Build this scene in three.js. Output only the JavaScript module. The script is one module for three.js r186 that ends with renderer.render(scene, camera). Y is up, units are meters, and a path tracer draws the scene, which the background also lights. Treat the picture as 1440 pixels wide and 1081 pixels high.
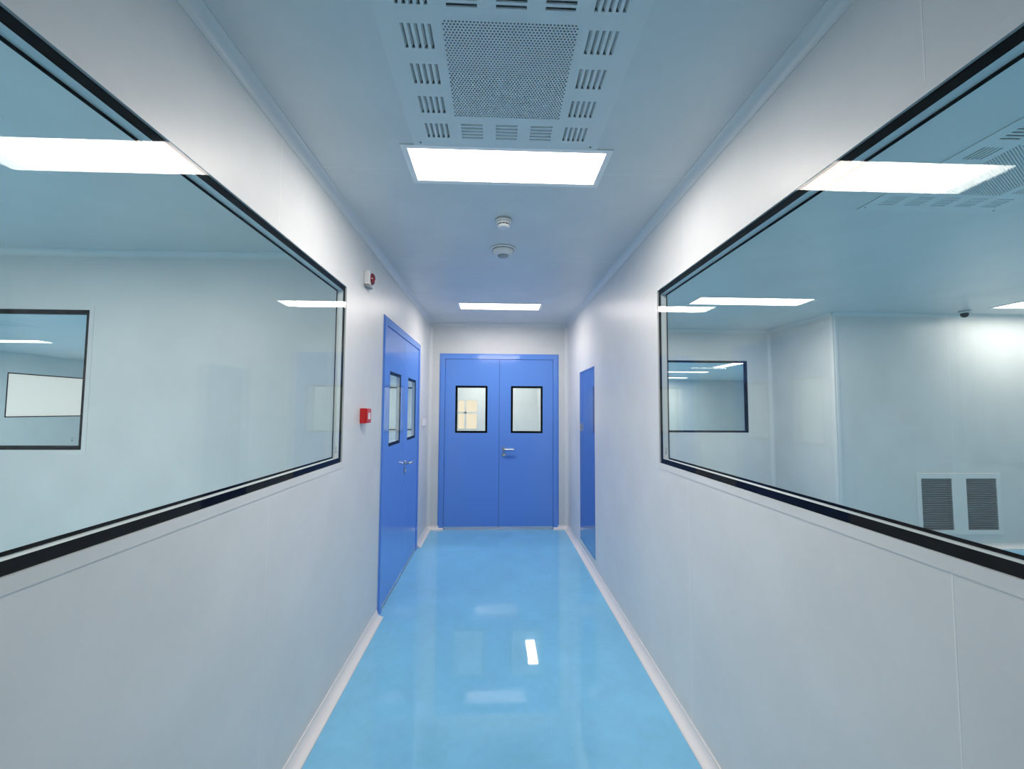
import * as THREE from 'three';
import { mergeGeometries } from 'three/addons/utils/BufferGeometryUtils.js';
import { RectAreaLightUniformsLib } from 'three/addons/lights/RectAreaLightUniformsLib.js';

// ------------------------------------------------------------------ camera, light level
const scene = new THREE.Scene();
scene.background = new THREE.Color(0x000000);
const camera = new THREE.PerspectiveCamera(2 * Math.atan(540.5 / 598.73) * 180 / Math.PI, 1440 / 1081, 0.05, 60);
camera.position.set(0, 1.5, 0);
camera.rotation.order = 'YXZ';
camera.rotation.set(0.0592, -0.038, 0.0054);
const renderer = new THREE.WebGLRenderer({ antialias: true });
renderer.toneMapping = THREE.LinearToneMapping;
renderer.toneMappingExposure = 2.15;
renderer.shadowMap.enabled = true;
RectAreaLightUniformsLib.init();
const LAMP = 14, GLOW = 3;                       // radiance of the lamps' area lights and of their glowing faces
const LAMP_COLOR = new THREE.Color().setRGB(1.0, 0.895, 0.82);

// ------------------------------------------------------------------ numbers read off the photograph (metres)
const H = 2.61, XL = -0.848, XR = 0.9275, ZB = -5.452, T = 0.05;
const WB = 1.206, WT = 2.187;                    // window sill and head
const SKIRT = 0.05, COVE = 0.042;

// ------------------------------------------------------------------ textures
function rng(seed) { let s = seed >>> 0; return () => ((s = (s * 1664525 + 1013904223) >>> 0) / 4294967296); }
function noiseTexture(n, cells, lo, hi, seed, srgb, tint) {
  const r = rng(seed), layers = cells.map((c) => ({ c, v: Float32Array.from({ length: c * c }, r) }));
  const data = new Uint8Array(n * n * 4);
  const f = (t) => t * t * (3 - 2 * t);
  for (let y = 0; y < n; y++) for (let x = 0; x < n; x++) {
    let s = 0, w = 0;
    layers.forEach(({ c, v }, k) => {
      const a = x / n * c, b = y / n * c, i = Math.floor(a), j = Math.floor(b), u = f(a - i), t = f(b - j), g = (p, q) => v[(q % c) * c + p % c];
      s += ((g(i, j) * (1 - u) + g(i + 1, j) * u) * (1 - t) + (g(i, j + 1) * (1 - u) + g(i + 1, j + 1) * u) * t) / (k + 1); w += 1 / (k + 1);
    });
    const q = lo + (hi - lo) * s / w, o = (y * n + x) * 4;
    for (let k = 0; k < 3; k++) data[o + k] = Math.max(0, Math.min(255, 255 * q * (tint ? tint[k] : 1)));
    data[o + 3] = 255;
  }
  const t = new THREE.DataTexture(data, n, n);
  t.wrapS = t.wrapT = THREE.RepeatWrapping; t.magFilter = THREE.LinearFilter; t.minFilter = THREE.LinearMipmapLinearFilter; t.generateMipmaps = true;
  if (srgb) t.colorSpace = THREE.SRGBColorSpace;
  t.needsUpdate = true;
  return t;
}
const peel = noiseTexture(256, [64, 128], 0, 1, 11); peel.repeat.set(4, 4);
const wave = noiseTexture(256, [5, 11, 23], 0, 1, 23); wave.repeat.set(0.7, 0.7);
const mottle = noiseTexture(256, [7, 19, 61], 0.955, 1, 37, true); mottle.repeat.set(0.6, 0.6);
const epoxy = noiseTexture(512, [9, 40, 200], 0.93, 1, 51, true); epoxy.repeat.set(0.8, 0.8);

// ------------------------------------------------------------------ materials
const rgb = (r, g, b) => new THREE.Color().setRGB(r, g, b);
const std = (c, roughness, more = {}) => new THREE.MeshPhysicalMaterial({ color: c, roughness, ...more });
const PAINT = rgb(0.735, 0.76, 0.765);             // the white coating of walls, ceilings and trims alike
const M = {
  wall: std(PAINT, 0.40, { specularIntensity: 0.75, map: mottle, bumpMap: peel, bumpScale: 0.00004 }),
  ceiling: std(PAINT, 0.36, { map: mottle, bumpMap: peel, bumpScale: 0.00004 }),
  joint: std(rgb(0.82, 0.83, 0.835), 0.5),
  trim: std(PAINT, 0.3),
  lampTrim: std(rgb(0.88, 0.88, 0.88), 0.4),
  skirt: std(rgb(0.80, 0.79, 0.795), 0.4),
  floor: std(rgb(0.25, 0.64, 0.94), 0.025, { map: epoxy, bumpMap: wave, bumpScale: 0.0002 }),
  blue: std(rgb(0.135, 0.31, 0.81), 0.1),
  deepBlue: std(rgb(0.045, 0.125, 0.42), 0.18, { clearcoat: 1, clearcoatRoughness: 0.02 }),
  black: std(rgb(0.003, 0.004, 0.006), 0.9, { specularIntensity: 0.1 }),
  glass: std(rgb(0.965, 0.988, 0.983), 0, { transmission: 1, thickness: 0, ior: 1.5, specularIntensity: 0.25 }),
  spacer: std(rgb(0.66, 0.68, 0.69), 0.42),
  steel: std(rgb(0.62, 0.63, 0.65), 0.22, { metalness: 1 }),
  aluminium: std(rgb(0.78, 0.79, 0.8), 0.4, { metalness: 1 }),
  red: std(rgb(0.55, 0.012, 0.016), 0.32),
  redLens: std(rgb(0.17, 0.003, 0.013), 0.12, { clearcoat: 1, clearcoatRoughness: 0.03 }),
  plastic: std(rgb(0.78, 0.79, 0.79), 0.4),
  greyPlastic: std(rgb(0.36, 0.38, 0.39), 0.5),
  darkPlastic: std(rgb(0.02, 0.023, 0.027), 0.25),
  print: std(rgb(0.04, 0.05, 0.055), 0.6),
  paper: std(rgb(0.86, 0.84, 0.84), 0.55),
  plenum: std(rgb(0.40, 0.41, 0.42), 0.5),
  slat: std(rgb(0.21, 0.24, 0.255), 0.5),
  panel: std(PAINT, 0.4),
  lampFace: std(rgb(0.9, 0.9, 0.9), 0.5, { emissive: LAMP_COLOR, emissiveIntensity: GLOW }),
  whiteGlow: std(rgb(0.5, 0.49, 0.48), 0.6, { emissive: rgb(1, 0.93, 0.87), emissiveIntensity: 0.24 }),
  warmGlow: std(rgb(0.1, 0.1, 0.1), 0.3, { emissive: rgb(1, 0.80, 0.58), emissiveIntensity: 0.44 }),
};

// ------------------------------------------------------------------ geometry helpers
const taken = {};
function numbered(name) { const n = taken[name] = (taken[name] ?? -1) + 1; return n ? `${name}_${String(n).padStart(3, '0')}` : name; }
function box(x0, x1, y0, y1, z0, z1) {           // uv in metres on every face
  const P = [], N = [], U = [];
  const quad = (a, b, c, d, n, f) => { for (const p of [a, b, c, a, c, d]) { P.push(...p); N.push(...n); U.push(...f(p)); } };
  const xz = (p) => [p[0], p[2]], zy = (p) => [p[2], p[1]], xy = (p) => [p[0], p[1]];
  quad([x1, y0, z1], [x1, y0, z0], [x1, y1, z0], [x1, y1, z1], [1, 0, 0], zy);
  quad([x0, y0, z0], [x0, y0, z1], [x0, y1, z1], [x0, y1, z0], [-1, 0, 0], zy);
  quad([x0, y1, z1], [x1, y1, z1], [x1, y1, z0], [x0, y1, z0], [0, 1, 0], xz);
  quad([x0, y0, z0], [x1, y0, z0], [x1, y0, z1], [x0, y0, z1], [0, -1, 0], xz);
  quad([x0, y0, z1], [x1, y0, z1], [x1, y1, z1], [x0, y1, z1], [0, 0, 1], xy);
  quad([x1, y0, z0], [x0, y0, z0], [x0, y1, z0], [x1, y1, z0], [0, 0, -1], xy);
  const g = new THREE.BufferGeometry();
  g.setAttribute('position', new THREE.Float32BufferAttribute(P, 3));
  g.setAttribute('normal', new THREE.Float32BufferAttribute(N, 3));
  g.setAttribute('uv', new THREE.Float32BufferAttribute(U, 2));
  return g;
}
const flat = (g) => (g.index ? g.toNonIndexed() : g);
const join = (list) => mergeGeometries(list.map(flat));
function mesh(name, geometry, material, parent) {
  const m = new THREE.Mesh(Array.isArray(geometry) ? join(geometry) : geometry, material);
  m.name = name; m.castShadow = m.receiveShadow = true; parent.add(m);
  return m;
}
function group(name, label, category, position = [0, 0, 0], turn = 0, extra = {}) {
  const g = new THREE.Group(); g.name = numbered(name); g.position.set(...position); g.rotation.y = turn;
  g.userData = { label, category, ...extra }; scene.add(g);
  return g;
}
const structure = (name, label, category, position, turn) => group(name, label, category, position, turn, { kind: 'structure' });
function rect(x0, x1, y0, y1, hole = false) {
  const s = hole ? new THREE.Path() : new THREE.Shape();
  s.moveTo(x0, y0); s.lineTo(x1, y0); s.lineTo(x1, y1); s.lineTo(x0, y1); s.closePath();
  return s;
}
function ring(x0, x1, y0, y1, w, z0, z1) {        // flat rectangular frame of width w, inside the given outline
  const s = rect(x0, x1, y0, y1); s.holes.push(rect(x0 + w, x1 - w, y0 + w, y1 - w, true));
  return new THREE.ExtrudeGeometry(s, { depth: z1 - z0, bevelEnabled: false }).translate(0, 0, z0);
}
function bevelled(shape, z0, z1, b) {
  return new THREE.ExtrudeGeometry(shape, { depth: z1 - z0 - 2 * b, bevelEnabled: true, bevelThickness: b, bevelSize: b, bevelOffset: -b, bevelSegments: 2 }).translate(0, 0, z0 + b);
}
function roundBox(x0, x1, y0, y1, z0, z1, b = 0.003) { return bevelled(rect(x0, x1, y0, y1), z0, z1, b); }
function lathe(points, seg = 40) { return new THREE.LatheGeometry(points.map(([r, y]) => new THREE.Vector2(r, y)), seg); }
function tube(points, r, seg = 24) { return new THREE.TubeGeometry(new THREE.CatmullRomCurve3(points.map((p) => new THREE.Vector3(...p)), false, 'catmullrom', 0.1), seg, r, 14, false); }

// cut the openings out of one panel's rectangle
function pieces(u0, u1, v0, v1, holes) {
  const cuts = [u0, u1]; for (const h of holes) for (const u of [h[0], h[1]]) if (u > u0 && u < u1) cuts.push(u);
  cuts.sort((a, b) => a - b);
  const out = [];
  for (let k = 0; k + 1 < cuts.length; k++) {
    const a = cuts[k], b = cuts[k + 1], m = (a + b) / 2; if (b - a < 1e-6) continue;
    let v = v0;
    for (const h of holes.filter((q) => m > q[0] && m < q[1]).sort((p, q) => p[2] - q[2])) { if (h[2] > v) out.push([a, b, v, Math.min(h[2], v1)]); v = Math.max(v, h[3]); }
    if (v < v1) out.push([a, b, v, v1]);
  }
  return out;
}
// a slab of sandwich panels. axis is the slab's normal; u runs along it, v is its other side, w its thickness
function slab(parent, axis, [u0, u1], [v0, v1], [w0, w1], seams = [], holes = [], material = M.wall) {
  const B = { x: (u, v, w) => box(w[0], w[1], v[0], v[1], u[0], u[1]), z: (u, v, w) => box(u[0], u[1], v[0], v[1], w[0], w[1]), y: (u, v, w) => box(v[0], v[1], w[0], w[1], u[0], u[1]) }[axis];
  const s = [u0, ...seams.filter((q) => q > u0 + 0.02 && q < u1 - 0.02).sort((a, b) => a - b), u1], gap = 0.0015;
  for (let k = 0; k + 1 < s.length; k++) {
    const a = s[k] + (k ? gap : 0), b = s[k + 1] - (k + 2 < s.length ? gap : 0);
    const list = pieces(a, b, v0, v1, holes).map(([p, q, r, t]) => B([p, q], [r, t], [w0, w1]));
    if (list.length) mesh('panel', list, material, parent);
    if (k) {
      const j = pieces(s[k] - gap, s[k] + gap, v0, v1, holes).map(([p, q, r, t]) => B([p, q], [r, t], [w0 - 0.0003, w1 + 0.0003]));
      if (j.length) mesh('joint', j, M.joint, parent);
    }
  }
}
// concave quarter-round profile of leg r, extruded along +z from 0 to length: corner at the origin, legs along +x and +y
function coveGeometry(r, length, lip = 0.003) {
  const s = new THREE.Shape(); s.moveTo(0, 0); s.lineTo(r, 0); s.lineTo(r, lip);
  for (let k = 1; k < 12; k++) { const a = k / 12 * Math.PI / 2; s.lineTo(r - (r - lip) * Math.sin(a), r - (r - lip) * Math.cos(a)); }
  s.lineTo(lip, r); s.lineTo(0, r); s.closePath();
  return new THREE.ExtrudeGeometry(s, { depth: length, bevelEnabled: false });
}
// cove laid with its two legs along directions a and b, from point p along a x b
function cove(p, a, b, length, r, lip) {
  const A = new THREE.Vector3(...a), Bv = new THREE.Vector3(...b), C = A.clone().cross(Bv);
  return coveGeometry(r, length, lip).applyMatrix4(new THREE.Matrix4().makeBasis(A, Bv, C).setPosition(...p));
}

// ------------------------------------------------------------------ ceiling lamps
function lampFrame(a, b, k) {                     // dished frame: its face slopes from the outer edge up to the diffuser
  const lo = -0.0056, hi = -0.004, P = [];
  const R = (x, z, y) => [[-x, y, -z], [x, y, -z], [x, y, z], [-x, y, z]];
  const rings = [R(a, b, 0), R(a, b, lo + 0.0015), R(a - 0.0015, b - 0.0015, lo), R(a - 0.006, b - 0.006, lo), R(a - k, b - k, hi), R(a - k, b - k, 0)];
  for (let r = 0; r + 1 < rings.length; r++) for (let i = 0; i < 4; i++) {
    const j = (i + 1) % 4, p = rings[r][i], q = rings[r][j], s = rings[r + 1][j], t = rings[r + 1][i];
    P.push(...p, ...q, ...s, ...p, ...s, ...t);
  }
  const g = new THREE.BufferGeometry(); g.setAttribute('position', new THREE.Float32BufferAttribute(P, 3)); g.computeVertexNormals();
  return g;
}
function lamp(x, z, w, d, label, power = 1, cat = 'lamp') {
  const g = group('ceiling_lamp', label, cat, [x, H, z], 0, { group: 'flush ceiling panel lamps' });
  mesh('lamp_frame', lampFrame(w / 2, d / 2, 0.026), M.lampTrim, g);
  mesh('lamp_diffuser', box(-w / 2 + 0.0262, w / 2 - 0.0262, -0.0035, -0.0005, -d / 2 + 0.0262, d / 2 - 0.0262), M.lampFace, g);
  const l = new THREE.RectAreaLight(LAMP_COLOR, LAMP * power, w - 0.054, d - 0.054);
  l.name = 'lamp_light'; l.position.set(0, -0.0045, 0); l.rotation.x = -Math.PI / 2; g.add(l);
  return g;
}
lamp(0.043, -1.888, 0.905, 0.305, 'bright ceiling panel lamp between the louvred diffuser plate and the small smoke detector');
lamp(0.038, -4.53, 0.905, 0.305, 'bright ceiling panel lamp in front of the end wall with the blue double door', 0.85);
lamp(2.575, -4.165, 1.19, 0.305, 'long ceiling panel lamp behind the right glazing, above the small inner window', 1.0);
lamp(5.84, -4.14, 1.19, 0.305, 'ceiling panel lamp next to the dome camera in the right room', 0.36);
lamp(-2.5, -1.50, 1.19, 0.305, 'ceiling panel lamp just inside the room behind the left glazing', 0.88);
lamp(-8.2, -7.45, 1.19, 0.305, 'ceiling panel lamp far back in the second room on the left', 1.1);
lamp(-4.2, -7.45, 1.19, 0.305, 'ceiling panel lamp in the second room behind the left blue door', 1.1);
lamp(5.5, -12.0, 1.19, 0.305, 'ceiling panel lamp deep behind the small window of the right room', 1.2);
lamp(5.65, -10.0, 0.305, 1.19, 'ceiling panel lamp set lengthwise behind the small window of the right room', 1.2);
lamp(0.642, -7.48, 0.21, 0.75, 'narrow ceiling lamp in the passage behind the blue end door', 0.88);

lamp(2.575, 0.2, 1.19, 0.305, 'added unseen ceiling panel lamp at the near end of the right room', 1.1);  // added out of view to brighten the right room
lamp(5.6, -0.6, 1.19, 0.305, 'added unseen ceiling panel lamp beside the outer wall of the right room', 1.15);  // another fill lamp put in for the right room, not in sight
lamp(-2.5, 1.0, 1.19, 0.305, 'added unseen ceiling panel lamp at the near end of the left room', 0.88);  // added behind the view, lifts the left room
lamp(-4.7, -0.2, 1.19, 0.305, 'added unseen ceiling panel lamp beside the outer wall of the left room', 0.88);  // extra unseen lamp, also put in to lighten the left room
lamp(-6.2, -4.4, 1.19, 0.305, 'added ceiling panel fill lamp behind the cross wall of the left room', 1.1);  // put in to brighten the second left room
lamp(-2.6, -4.9, 1.19, 0.305, 'added ceiling panel fill lamp just inside the left blue door', 1.1);  // added so the second left room looks lighter through the glass
lamp(-6.6, -9.9, 1.19, 0.305, 'added ceiling panel fill lamp before the end wall of the second left room', 1.1);  // more fill added for the second left room
lamp(-2.6, -9.4, 1.19, 0.305, 'added unseen ceiling panel lamp near the dark framed window of the second left room', 1.3);  // added out of sight, lightens what shows through the left door panes
lamp(5.9, -14.2, 1.19, 0.305, 'ceiling panel lamp before the end wall of the far right room', 1.2);
lamp(2.6, -7.2, 1.19, 0.305, 'added unseen ceiling panel lamp just behind the small window of the right room', 1.2);  // added out of sight to lighten the far right room
lamp(6.2, -7.6, 1.19, 0.305, 'added unseen ceiling panel lamp behind the grille wall of the right room', 1.2);  // second hidden fill lamp added for the far right room
lamp(-0.1, -6.2, 0.905, 0.305, 'added unseen ceiling panel lamp right behind the blue end door', 0.88);  // added to brighten the passage, hidden from the door panes
lamp(-0.1, -8.7, 0.905, 0.305, 'added ceiling panel fill lamp at the end of the passage behind the blue door', 0.88);  // further lamp added for the brightness of the passage
// ------------------------------------------------------------------ floor
{
  const g = structure('floor', 'glossy light blue epoxy floor', 'floor');
  mesh('floor_slab', box(-10.2, 9.6, -0.1, 0, -15.4, 4.4), M.floor, g);
}
// ------------------------------------------------------------------ ceilings
const DIFF = [0.035, -1.354], DIFF_R = [2.36, -1.82], DIFF_L = [-6.75, -5.75], hd = 0.372;
{
  const g = structure('ceiling', 'pale grey metal panel ceiling of the corridor', 'ceiling');
  const hole = ([x, z]) => [z - hd, z + hd, x - hd, x + hd];
  slab(g, 'y', [ZB - T, 4.25], [XL - T, XR + T], [H, H + T], [-4.29, -3.11, -1.93, -0.75, 0.43, 1.61, 2.79], [hole(DIFF)], M.ceiling);
  const r = structure('ceiling', 'pale metal panel ceiling of the room behind the right glazing', 'ceiling');
  slab(r, 'y', [-5.75, 2.25], [XR + T, 7.6], [H, H + T], [], [hole(DIFF_R)], M.ceiling);
  const l = structure('ceiling', 'pale metal panel ceiling of the room behind the left glazing', 'ceiling');
  slab(l, 'y', [-3.13, 2.25], [-5.6, XL - T], [H, H + T], [], [], M.ceiling);
  const f = structure('ceiling', 'pale metal panel ceiling of the second room on the left', 'ceiling');
  slab(f, 'y', [-11.4, -3.13], [-10.1, XL - T], [H, H + T], [], [hole(DIFF_L)], M.ceiling);
  const b = structure('ceiling', 'pale metal panel ceiling of the passage behind the end door', 'ceiling');
  slab(b, 'y', [-9.6, ZB - T], [XL - T, XR + T], [H, H + T], [], [], M.ceiling);
  const q = structure('ceiling', 'pale metal panel ceiling of the far room on the right', 'ceiling');
  slab(q, 'y', [-15.3, -5.75], [XR + T, 9.5], [H, H + T], [], [], M.ceiling);
}
// ------------------------------------------------------------------ walls
const LW = [-2.407, 0.12], RW = [-2.387, 0.12];                // the two long corridor windows (z)
const LD = [-4.735, -3.21], BD = [-0.717, 0.808], DH = 2.215;  // the two blue double doors
const CAB = [-4.66, -3.97, 0.118, 1.917];                      // blue cabinet in the right wall
const LIN = [-4.9, -2.865], RIN = [1.75, 3.45];                // inner windows of the side rooms (x)
const ZL = -3.08, Z1 = -5.70, Z2 = -4.60, XS = 3.78;
{
  let g = structure('wall_left', 'white sandwich panel wall left of the corridor', 'wall');
  slab(g, 'x', [-11.4, 4.25], [0, H], [XL - T, XL], [-5.477, -2.84, -1.65, -0.46, 0.73], [[LW[0], LW[1], WB, WT], [LD[0], LD[1], 0, DH]]);
  g = structure('wall_right', 'white sandwich panel wall right of the corridor', 'wall');
  slab(g, 'x', [-15.3, 4.25], [0, H], [XR, XR + T], [-5.477, -4.42, -3.23, -2.04, -0.85, 0.34], [[RW[0], RW[1], WB, WT], [CAB[0], CAB[1], CAB[2], CAB[3]]]);
  g = structure('wall_back', 'white end wall of the corridor around the blue double door', 'wall');
  slab(g, 'z', [XL, XR], [0, H], [ZB - T, ZB], [], [[BD[0], BD[1], 0, DH]]);
  g = structure('wall_behind', 'white wall closing the corridor and side rooms behind', 'wall');
  slab(g, 'z', [-5.6, XL - T], [0, H], [2.2, 2.25], [-2.8, -1.6]); slab(g, 'z', [XR + T, 7.6], [0, H], [2.2, 2.25], [2.2, 3.4, 4.6]); slab(g, 'z', [XL, XR], [0, H], [4.2, 4.25]);
  g = structure('wall_left_room', 'white cross wall with a window behind the left glazing', 'wall');
  slab(g, 'z', [-10.1, XL - T], [0, H], [ZL - T, ZL], [], [[LIN[0], LIN[1], WB, WT]]);
  g = structure('wall_left_room_side', 'white outer wall of the left room', 'wall');
  slab(g, 'x', [ZL, 2.25], [0, H], [-5.6, -5.55]);
  g = structure('wall_second_room_side', 'white far side wall with a bright window in the second left room', 'wall');
  slab(g, 'x', [-11.4, ZL - T], [0, H], [-9.9, -9.85], [], [[-10.95, -8.95, 1.29, 2.2]]);
  g = structure('wall_second_room_end', 'white end wall of the second left room', 'wall');
  slab(g, 'z', [-9.9, XL - T], [0, H], [-11.35, -11.3], [], [[-4.4, -2.1, 0.95, 2.08]]);
  g = structure('wall_passage_end', 'white wall at the end of the passage behind the blue door', 'wall');
  slab(g, 'z', [XL, XR], [0, H], [-9.55, -9.5], [], [[-0.84, -0.40, 1.06, 1.72]]);
  g = structure('wall_right_room', 'white cross wall with a small window behind the right glazing', 'wall');
  slab(g, 'z', [XR + T, 9.5], [0, H], [Z1 - T, Z1], [], [[RIN[0], RIN[1], WB, WT]]);
  g = structure('wall_right_room_return', 'white short return wall between the small window and the grille wall', 'wall');
  slab(g, 'x', [Z1, Z2], [0, H], [XS, XS + T]);
  g = structure('wall_right_room_grilles', 'white wall with the twin air grille in the right room', 'wall');
  slab(g, 'z', [XS + T, 7.6], [0, H], [Z2 - T, Z2], [5.12, 6.31], [[4.71, 5.065, 0.2, 0.765], [5.23, 5.58, 0.2, 0.765]]);
  g = structure('wall_right_room_side', 'white outer wall of the right room', 'wall');
  slab(g, 'x', [Z2, 2.25], [0, H], [7.55, 7.6]);
  g = structure('wall_far_room', 'white end wall of the far right room', 'wall');
  slab(g, 'z', [XR + T, 9.5], [0, H], [-15.3, -15.25], [4, 5.2, 6.4, 7.6]);
  g = structure('wall_far_room_side', 'white side wall of the far right room', 'wall');
  slab(g, 'x', [-15.3, Z1], [0, H], [9.45, 9.5]);
}
// ------------------------------------------------------------------ skirting and coves
{
  const up = [0, 1, 0], dn = [0, -1, 0], px = [1, 0, 0], nx = [-1, 0, 0], pz = [0, 0, 1], nz = [0, 0, -1];
  const sk = (name, label, list) => { const m = structure(name, label, 'baseboard'); list.forEach((g) => mesh('skirting', g, M.skirt, m)); };
  sk('baseboard_left', 'white coved skirting along the left corridor wall', [cove([XL, 0, LD[1] + 0.012], px, up, 4.2 - LD[1] - 0.012, SKIRT, 0.006), cove([XL, 0, ZB], px, up, LD[0] - 0.012 - ZB, SKIRT, 0.006)]);
  sk('baseboard_right', 'white coved skirting along the right corridor wall', [cove([XR, 0, 4.2], nx, up, 4.2 - ZB, SKIRT, 0.006)]);
  sk('baseboard_back', 'white coved skirting beside the blue end door', [cove([XL, 0, ZB], up, pz, -0.646 - XL, SKIRT, 0.006), cove([0.739, 0, ZB], up, pz, XR - 0.739, SKIRT, 0.006)]);
  sk('baseboard_right_room', 'white coved skirting below the twin grille in the right room', [cove([XS, 0, Z2], up, pz, 7.55 - XS, SKIRT, 0.006)]);
  const tr = (label, geo) => { const m = mesh(`trim_${++trims}`, geo, M.trim, scene); m.userData = { kind: 'structure', label, category: 'trim' }; };
  let trims = 0;
  tr('coved ceiling trim along the left corridor wall', cove([XL, H, 4.2], px, dn, 4.2 - ZB, COVE));
  tr('coved ceiling trim along the right corridor wall', cove([XR, H, ZB], nx, dn, 4.2 - ZB, COVE));
  tr('coved ceiling trim above the blue end door', cove([XL, H, ZB], pz, up.map((v) => -v), XR - XL, COVE));
  tr('coved upright corner trim left of the blue end door', cove([XL, SKIRT, ZB], pz, px, H - SKIRT - COVE, COVE - 0.004));
  tr('coved upright corner trim right of the blue end door', cove([XR, SKIRT, ZB], nx, pz, H - SKIRT - COVE, COVE - 0.004).translate(0, 0, 0));
  tr('coved ceiling trim above the window behind the left glazing', cove([-5.55, H, ZL], pz, dn, XL - T + 5.55, COVE));
  tr('coved ceiling trim above the small window behind the right glazing', cove([XR + T, H, Z1], pz, dn, XS - XR - T, COVE));
  tr('coved ceiling trim above the return wall behind the right glazing', cove([XS, H, Z1], nx, dn, Z2 - Z1, COVE));
  tr('coved ceiling trim above the grille wall behind the right glazing', cove([XS, H, Z2], pz, dn, 7.55 - XS, COVE));
  tr('coved upright corner trim beside the small window behind the right glazing', cove([XS, 0, Z1], nx, pz, H - COVE, COVE));
  const post = new THREE.Shape(); post.moveTo(0.03, 0.05); post.lineTo(-0.004, 0.05); post.lineTo(-0.004, 0.028);
  for (let k = 0; k <= 8; k++) { const a = Math.PI - k / 8 * Math.PI / 2; post.lineTo(0.028 + 0.032 * Math.cos(a), 0.028 - 0.032 * Math.sin(a)); }
  post.lineTo(0.05, -0.004); post.lineTo(0.05, 0.02); post.closePath();
  tr('rounded upright corner strip left of the grille wall', new THREE.ExtrudeGeometry(post, { depth: H - COVE, bevelEnabled: false }).rotateX(-Math.PI / 2).translate(XS, 0, Z2));
}

// ------------------------------------------------------------------ windows: double glazing with a black printed edge
let windows = 0;
function glazing(label, length, y0, y1, position, turn, { double = true, mark = 0, trim = true } = {}) {
  const g = structure(`window_${++windows}`, label, 'window', position, turn), a = -length / 2, b = length / 2, w = 0.026, e = 0.0008;
  mesh('pane', box(a + e, b - e, y0 + e, y1 - e, -0.006, 0.0004), M.glass, g);
  mesh('border', ring(a, b, y0, y1, w, -0.0085, -0.0065), M.black, g);
  if (double) {
    mesh('spacer', ring(a, b, y0, y1, w - 0.002, -T + 0.009, -0.009), M.spacer, g);
    mesh('border', ring(a, b, y0, y1, w + 0.006, -T + 0.0065, -T + 0.0085), M.black, g);
    mesh('pane', box(a + e, b - e, y0 + e, y1 - e, -T - 0.0004, -T + 0.006), M.glass, g);
  } else mesh('border', ring(a, b, y0, y1, w, -T, -0.009), M.black, g);
  if (trim) for (const z of [[0, 0.0022], [-T - 0.0022, -T]]) mesh('trim_strip', ring(a - 0.031, b + 0.031, y0 - 0.031, y1 + 0.031, 0.031, ...z), M.wall, g);
  if (mark) {                                    // the little safety-glass stamp in a lower corner
    const x = mark > 0 ? b - w - 0.045 : a + w + 0.045, y = y0 + w + 0.035;
    const arc = new THREE.TorusGeometry(0.008, 0.0009, 4, 16, Math.PI).translate(x, y + 0.018, -0.0068);
    mesh('glass_mark', [arc, box(x - 0.0022, x + 0.0022, y - 0.004, y + 0.012, -0.0072, -0.0064)], M.print, g);
  }
  return g;
}
glazing('long black-edged double-glazed window in the left corridor wall', LW[1] - LW[0], WB, WT, [XL, 0, (LW[0] + LW[1]) / 2], Math.PI / 2, { mark: 1 });
glazing('long black-edged double-glazed window in the right corridor wall', RW[1] - RW[0], WB, WT, [XR, 0, (RW[0] + RW[1]) / 2], -Math.PI / 2, { mark: -1 });
glazing('black-edged window in the cross wall of the left room', LIN[1] - LIN[0], WB, WT, [(LIN[0] + LIN[1]) / 2, 0, ZL], 0, { double: false, mark: 1 });
glazing('small black-edged window in the cross wall of the right room', RIN[1] - RIN[0], WB, WT, [(RIN[0] + RIN[1]) / 2, 0, Z1], 0, { double: false, mark: 1 });
{
  // bright window, second left room: added glowing blind stands for the lit room beyond
  let g = structure(`window_${++windows}`, 'bright white window with an added glowing blind in the far side wall of the second left room', 'window', [-9.85, 0, -9.95], Math.PI / 2);
  mesh('window_frame', ring(-1, 1, 1.29, 2.2, 0.02, -T, 0.004), M.black, g);
  mesh('blind', box(-0.98, 0.98, 1.31, 2.18, -0.04, -0.034), M.whiteGlow, g);
  mesh('mullion', box(0.62, 0.65, 1.31, 2.18, -0.033, -0.02), M.spacer, g);
  g = structure(`window_${++windows}`, 'dark framed window in the end wall of the second left room', 'window', [-3.25, 0, -11.3], 0);
  mesh('window_frame', ring(-1.15, 1.15, 0.95, 2.08, 0.03, -T, 0.004), M.black, g);
  mesh('blind', box(-1.12, 1.12, 0.98, 2.05, -0.04, -0.034), M.wall, g);
  g = structure(`window_${++windows}`, 'small window with warm glowing panes at the end of the passage behind the blue door', 'window', [-0.62, 0, -9.5], 0);
  mesh('window_frame', ring(-0.22, 0.22, 1.06, 1.72, 0.015, -T, 0.004), M.spacer, g);
  mesh('mullion', [box(-0.07, -0.03, 1.075, 1.705, -0.03, 0.002), box(-0.205, 0.205, 1.41, 1.45, -0.03, 0.002)], M.spacer, g);
  for (const [x0, x1, y0, y1] of [[-0.205, -0.07, 1.075, 1.41], [-0.03, 0.205, 1.075, 1.41], [-0.205, -0.07, 1.45, 1.705], [-0.03, 0.205, 1.45, 1.705]]) mesh('pane', box(x0, x1, y0, y1, -0.04, -0.032), M.warmGlow, g);  // panes with their own warm emission
}

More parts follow.
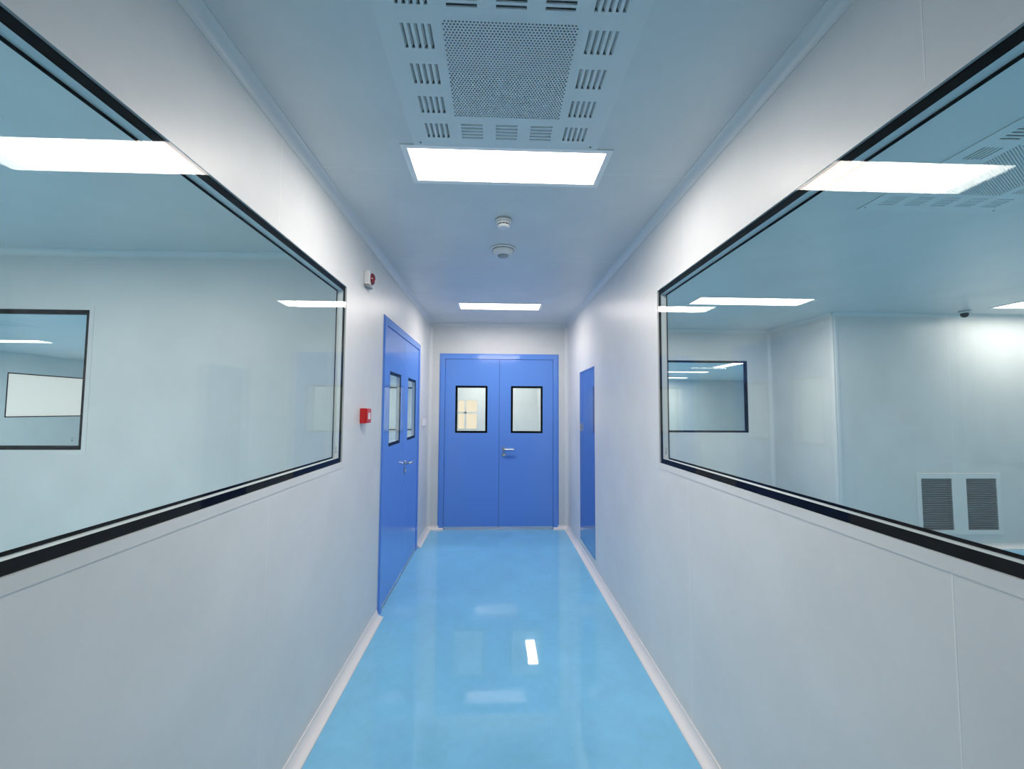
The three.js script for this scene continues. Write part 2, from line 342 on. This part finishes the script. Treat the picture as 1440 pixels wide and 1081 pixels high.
// ------------------------------------------------------------------ blue double doors (local: x across, y up, z towards the corridor)
let doors = 0;
function doubleDoor(label, position, turn) {
  const g = structure(`door_${++doors}`, label, 'door', position, turn), W = 0.7625, I = 0.6925, top = DH - 0.07;
  const U = (o, ot, i, it) => { const s = new THREE.Shape(); s.moveTo(-o, 0); s.lineTo(-o, ot); s.lineTo(o, ot); s.lineTo(o, 0); s.lineTo(i, 0); s.lineTo(i, it); s.lineTo(-i, it); s.lineTo(-i, 0); s.closePath(); return s; };
  mesh('frame', [bevelled(U(W, DH, W - 0.016, DH - 0.016), -T - 0.006, 0.006, 0.0015), bevelled(U(W - 0.013, DH - 0.013, I, top), -T - 0.01, 0.014, 0.003), bevelled(U(I + 0.001, top + 0.001, I - 0.014, top - 0.014), -T - 0.008, -0.036, 0.001)], M.blue, g);
  mesh('meeting_seal', box(-0.0014, 0.0014, 0.02, top - 0.004, -0.03, -0.001), M.black, g);
  mesh('threshold', box(-I, I, 0, 0.006, -0.05, 0.006), M.aluminium, g);
  for (const s of [-1, 1]) {
    const x0 = s < 0 ? -I + 0.003 : 0.0015, x1 = s < 0 ? -0.0015 : I - 0.003, c = s < 0 ? -0.3545 : 0.3525, y0 = 1.203, y1 = 1.803;
    const sh = rect(x0, x1, 0.014, top - 0.003); sh.holes.push(rect(c - 0.204, c + 0.204, y0, y1, true));
    const leaf = mesh('leaf', bevelled(sh, -0.034, 0.006, 0.0015), M.blue, g);
    mesh('pane', box(c - 0.2035, c + 0.2035, y0, y1, 0.001, 0.0068), M.glass, leaf);
    mesh('border', ring(c - 0.2035, c + 0.2035, y0 + 0.0005, y1 - 0.0005, 0.026, -0.002, 0.0005), M.black, leaf);
    mesh('spacer', ring(c - 0.2035, c + 0.2035, y0, y1, 0.022, -0.026, -0.002), M.spacer, leaf);
    mesh('pane', box(c - 0.2035, c + 0.2035, y0, y1, -0.035, -0.029), M.glass, leaf);
    mesh('drop_seal', roundBox(x0 + 0.002, x1 - 0.002, 0.019, 0.034, 0.004, 0.009, 0.001), M.aluminium, leaf);
    if (s > 0) {
      const hx = 0.06, hy = 1.0;
      const rose = lathe([[0, 0], [0.026, 0], [0.026, 0.006], [0.023, 0.009], [0.0, 0.009]], 32).rotateX(Math.PI / 2).translate(hx, hy, 0.006);
      const grip = tube([[hx, hy, 0.012], [hx, hy, 0.045], [hx + 0.004, hy, 0.055], [hx + 0.014, hy, 0.06], [hx + 0.04, hy, 0.06], [hx + 0.125, hy, 0.06]], 0.011, 48);
      const tip = new THREE.SphereGeometry(0.011, 14, 10).translate(hx + 0.125, hy, 0.06);
      mesh('lever_handle', [rose, grip, tip], M.steel, leaf);
      const plate = lathe([[0, 0], [0.026, 0], [0.026, 0.006], [0.023, 0.009], [0.0, 0.009]], 32).rotateX(Math.PI / 2).translate(hx, hy - 0.07, 0.006);
      mesh('key_plate', plate, M.steel, leaf);
      mesh('lock_cylinder', [lathe([[0, 0], [0.0085, 0], [0.0085, 0.004], [0, 0.004]], 20).rotateX(Math.PI / 2).translate(hx, hy - 0.066, 0.0148), box(hx - 0.0045, hx + 0.0045, hy - 0.087, hy - 0.07, 0.0148, 0.0182)], M.aluminium, leaf);
    }
  }
  return g;
}
doubleDoor('blue double door with two black-edged vision panels in the end wall', [(BD[0] + BD[1]) / 2, 0, ZB], 0);
doubleDoor('blue double door with two vision panels in the left wall', [XL, 0, (LD[0] + LD[1]) / 2], Math.PI / 2);

// ------------------------------------------------------------------ tall blue cabinet set into the right wall (local: x across, z towards the corridor)
{
  const g = group('wall_cabinet', 'tall narrow glossy dark blue cabinet door set flush into the right wall', 'cabinet', [XR, CAB[2], (CAB[0] + CAB[1]) / 2], -Math.PI / 2);
  const w = (CAB[1] - CAB[0]) / 2 - 0.001, h = CAB[3] - CAB[2];
  mesh('cabinet_frame', ring(-w, w, 0.001, h - 0.001, 0.016, -0.046, 0.002), M.deepBlue, g);
  mesh('cabinet_back', box(-w, w, 0.001, h - 0.001, -0.049, -0.046), M.deepBlue, g);
  const d = mesh('cabinet_door', roundBox(-w + 0.0185, w - 0.0185, 0.0195, h - 0.0195, -0.02, 0.001, 0.001), M.deepBlue, g);
  mesh('latch', [roundBox(-w + 0.075, -w + 0.101, 1.155, 1.245, 0.001, 0.006, 0.001), roundBox(-w + 0.081, -w + 0.095, 1.165, 1.235, 0.006, 0.02, 0.002)], M.aluminium, d);
}

// ------------------------------------------------------------------ supply air diffusers
const lip = (() => {                              // pressed louver: hinged on its outer edge (z = 0), rising inwards into the duct; x along the slot
  const L = 0.0425, l = 0.037, h = 0.011, o = 0.0085, t = 0.0008;
  const v = [[-L, 0, 0], [-l, h, -o], [l, h, -o], [L, 0, 0], [-L, t, 0.0004], [-l, h + t, -o + 0.0004], [l, h + t, -o + 0.0004], [L, t, 0.0004]];
  const f = [[0, 1, 2, 3], [7, 6, 5, 4], [0, 4, 5, 1], [1, 5, 6, 2], [2, 6, 7, 3], [3, 7, 4, 0]];
  const P = []; for (const [a, b, c, e] of f) for (const k of [a, b, c, a, c, e]) P.push(...v[k]);
  const g = new THREE.BufferGeometry(); g.setAttribute('position', new THREE.Float32BufferAttribute(P, 3)); g.computeVertexNormals();
  return g;
})();
function perforated(size, cols, rows, r) {        // staggered round holes, real openings
  const p = size / cols, q = size / rows, P = [], n = 12;
  const tri = (...pts) => { for (const [x, z] of pts) P.push(x, 0, z); };
  for (let j = 0; j < rows; j++) {
    const off = j % 2 ? p / 2 : 0, cz = -size / 2 + (j + 0.5) * q, count = j % 2 ? cols - 1 : cols;
    if (off) for (const s of [-1, 1]) { const xa = s < 0 ? -size / 2 : size / 2 - p / 2, xb = xa + p / 2; tri([xa, cz - q / 2], [xb, cz + q / 2], [xb, cz - q / 2]); tri([xa, cz - q / 2], [xa, cz + q / 2], [xb, cz + q / 2]); }
    for (let i = 0; i < count; i++) {
      const cx = -size / 2 + off + (i + 0.5) * p, outer = [], inner = [];
      for (let k = 0; k < n; k++) {
        const a = k / n * 2 * Math.PI + Math.PI / 4, c = Math.cos(a), s = Math.sin(a), m = Math.max(Math.abs(c), Math.abs(s));
        outer.push([cx + c / m * p / 2, cz + s / m * q / 2]); inner.push([cx + c * r, cz + s * r]);
      }
      for (let k = 0; k < n; k++) { const e = (k + 1) % n; tri(outer[k], inner[k], inner[e]); tri(outer[k], inner[e], outer[e]); }
    }
  }
  const g = new THREE.BufferGeometry(); g.setAttribute('position', new THREE.Float32BufferAttribute(P, 3));
  const N = new Float32Array(P.length); for (let k = 1; k < N.length; k += 3) N[k] = -1;
  for (let k = 0; k < P.length; k += 9) for (let c = 0; c < 3; c++) [P[k + 3 + c], P[k + 6 + c]] = [P[k + 6 + c], P[k + 3 + c]];
  g.setAttribute('position', new THREE.Float32BufferAttribute(P, 3)); g.setAttribute('normal', new THREE.BufferAttribute(N, 3));
  return g;
}
function airDiffuser(label) {
  const g = group('air_diffuser', label, 'air diffuser'), s = 0.385, pitch = 0.143, sp = 0.0198, half = 0.0425, sw = 0.0105;
  const plate = rect(-s, s, -s, s), ps = 0.2; plate.holes.push(rect(-ps, ps, -ps, ps, true));
  const slots = [];                              // [centre x, centre z, turn]: turn gives the way the louver opens
  for (const side of [-1, 1]) for (let k = -2; k <= 2; k++) for (let j = -2; j <= 2; j++) slots.push([side * 0.275 + j * sp, k * pitch, side * Math.PI / 2]);
  for (const side of [-1, 1]) for (let k = -1; k <= 1; k++) for (let j = -2; j <= 2; j++) slots.push([k * 0.137, side * 0.285 + j * sp * 0.98, side > 0 ? 0 : Math.PI]);
  for (const [x, z, t] of slots) plate.holes.push(Math.abs(Math.sin(t)) > 0.5 ? rect(x - sw / 2, x + sw / 2, -z - half, -z + half, true) : rect(x - half, x + half, -z - sw / 2, -z + sw / 2, true));
  // the shape is drawn in x, -z and turned to face down
  mesh('face_plate', new THREE.ExtrudeGeometry(plate, { depth: 0.0045, bevelEnabled: false }).rotateX(-Math.PI / 2).translate(0, -0.0045, 0), M.panel, g);
  mesh('perforated_sheet', perforated(0.4, 38, 44, 0.0029).translate(0, -0.0035, 0), M.panel, g);
  for (const [x, z, t] of slots) {
    const m = mesh('louver', lip, M.panel, g); m.rotation.y = t;
    m.position.set(x + Math.sin(t) * sw / 2, -0.003, z + Math.cos(t) * sw / 2);
  }
  for (const x of [-0.355, 0.355]) for (const z of [-0.365, 0.365]) mesh('screw', lathe([[0, -0.002], [0.004, -0.002], [0.005, 0], [0, 0]], 12).translate(x, -0.0045, z), M.slat, g);
  const o = hd - 0.001;
  mesh('plenum', [box(-o, o, 0.3, 0.31, -o, o), box(-o, -o + 0.006, 0, 0.3, -o, o), box(o - 0.006, o, 0, 0.3, -o, o), box(-o, o, 0, 0.3, -o, -o + 0.006), box(-o, o, 0, 0.3, o - 0.006, o)], M.plenum, g);
  return g;
}
const d0 = airDiffuser('square louvred air diffuser with perforated centre in the corridor ceiling'); d0.position.set(DIFF[0], H, DIFF[1]);
for (const [[x, z], turn, label] of [[DIFF_R, Math.PI / 2, 'square louvred air diffuser in the ceiling behind the right glazing'], [DIFF_L, 0, 'square louvred air diffuser in the ceiling of the second left room']]) {
  const c = d0.clone(); c.name = numbered('air_diffuser'); c.userData = { label, category: 'air diffuser' }; c.position.set(x, H, z); c.rotation.y = turn; scene.add(c);
}

// ------------------------------------------------------------------ small things on the ceiling
{
  const a = group('smoke_detector', 'small cylindrical smoke detector with dark vent slots on the corridor ceiling', 'smoke detector', [0.038, H, -2.43]);
  mesh('base', lathe([[0, 0], [0.047, 0], [0.047, -0.016], [0.044, -0.018], [0, -0.018]]), M.plastic, a);
  mesh('sensing_head', lathe([[0, -0.018], [0.041, -0.018], [0.041, -0.03], [0.034, -0.031], [0.034, -0.037], [0.037, -0.038], [0.035, -0.047], [0.026, -0.052], [0, -0.053]]), M.plastic, a);
  for (let k = 0; k < 12; k++) { const t = k / 12 * 2 * Math.PI; mesh('vent_slot', box(-0.007, 0.007, -0.0372, -0.0308, 0.0335, 0.0352).rotateY(t), M.darkPlastic, a); }
  const b = group('ceiling_speaker', 'wide shallow round white ceiling device beyond the small smoke detector', 'ceiling device', [0.043, H, -2.885]);
  mesh('base_ring', lathe([[0, 0], [0.09, 0], [0.09, -0.006], [0.085, -0.011], [0.079, -0.011], [0.077, -0.008], [0, -0.008]], 56), M.plastic, b);
  mesh('body', lathe([[0, -0.008], [0.074, -0.008], [0.073, -0.02], [0.064, -0.04], [0.054, -0.048], [0, -0.05]], 56), M.plastic, b);
  mesh('centre_cap', lathe([[0, -0.049], [0.038, -0.049], [0.036, -0.056], [0.02, -0.06], [0, -0.061]], 40), M.greyPlastic, b);
  const c = group('dome_camera', 'small dark dome camera on the ceiling near the grille wall', 'camera', [5.14, H, -4.43]);
  mesh('mount', lathe([[0, 0], [0.05, 0], [0.05, -0.018], [0.044, -0.026], [0, -0.026]]), M.plastic, c);
  mesh('dome', lathe([[0, -0.026], [0.036, -0.026], [0.036, -0.04], [0.03, -0.058], [0.017, -0.07], [0, -0.074]]), M.darkPlastic, c);
}
// ------------------------------------------------------------------ things on the left wall (local: x along the wall away from the viewer, z out of the wall)
{
  const a = group('fire_alarm_call_point', 'red fire alarm call point box with a white label on the left wall', 'fire alarm', [XL, 1.41, -2.745], Math.PI / 2);
  mesh('back_box', roundBox(-0.045, 0.045, 0, 0.094, 0, 0.036, 0.003), M.red, a);
  const f = mesh('front_cover', roundBox(-0.043, 0.043, 0.002, 0.092, 0.036, 0.046, 0.003), M.red, a);
  mesh('white_label', box(-0.024, 0.024, 0.026, 0.066, 0.046, 0.0466), M.paper, f);
  mesh('print', [box(-0.016, 0.016, 0.055, 0.058, 0.0466, 0.0468), box(-0.011, 0.011, 0.048, 0.05, 0.0466, 0.0468)], M.greyPlastic, f);
  mesh('indicator', lathe([[0, 0], [0.0035, 0], [0.0035, 0.002], [0, 0.003]], 14).rotateX(Math.PI / 2).translate(0, 0.079, 0.046), M.paper, f);
  const b = group('alarm_sounder', 'small white alarm sounder with a dark red strobe lens high on the left wall', 'alarm sounder', [XL, 2.285, -2.76], Math.PI / 2);
  mesh('housing', roundBox(-0.05, 0.05, 0.014, 0.1, 0, 0.036, 0.006), M.plastic, b);
  mesh('sounder_grille', [roundBox(-0.04, 0.04, 0, 0.02, 0.002, 0.034, 0.004)], M.greyPlastic, b);
  const lens = new THREE.SphereGeometry(1, 28, 18, 0, Math.PI * 2, 0, Math.PI / 2).rotateX(Math.PI / 2).scale(0.03, 0.04, 0.024).translate(0, 0.058, 0.036);
  mesh('strobe_lens', lens, M.redLens, b);
  const s = group('light_switch', 'white three-gang light switch plate between the left door and the end wall', 'light switch', [XL, 1.3, -5.06], Math.PI / 2);
  mesh('switch_plate', roundBox(-0.13, 0.13, 0, 0.09, 0, 0.009, 0.003), M.plastic, s);
  for (const x of [-0.084, 0, 0.084]) mesh('rocker', roundBox(x - 0.037, x + 0.037, 0.009, 0.081, 0.009, 0.0125, 0.0015), M.paper, s);
}
// ------------------------------------------------------------------ twin return-air grille in the right room
{
  const g = group('return_air_grille', 'twin white return air grille with dark slats low on the right room wall', 'air grille', [5.148, 0.15, Z2]);
  const fr = rect(-0.482, 0.482, 0, 0.672); for (const x of [-0.2605, 0.257]) fr.holes.push(rect(x - 0.1755, x + 0.1755, 0.052, 0.613, true));
  mesh('grille_frame', bevelled(fr, 0, 0.012, 0.003), M.trim, g);
  for (const x of [-0.2605, 0.257]) {
    for (let k = 0; k < 23; k++) {
      const s = mesh('slat', box(-0.175, 0.175, -0.001, 0.001, -0.011, 0.011), M.slat, g);
      s.position.set(x, 0.064 + k * 0.0244, 0.001); s.rotation.x = 0.6;
    }
    mesh('duct', [box(x - 0.1755, x + 0.1755, 0.052, 0.613, -0.05, -0.046), box(x - 0.1765, x - 0.1755, 0.052, 0.613, -0.046, 0), box(x + 0.1755, x + 0.1765, 0.052, 0.613, -0.046, 0)], M.plenum, g);
  }
}
scene.traverse((o) => { if (o.isMesh) o.castShadow = o.receiveShadow = true; });
renderer.render(scene, camera);
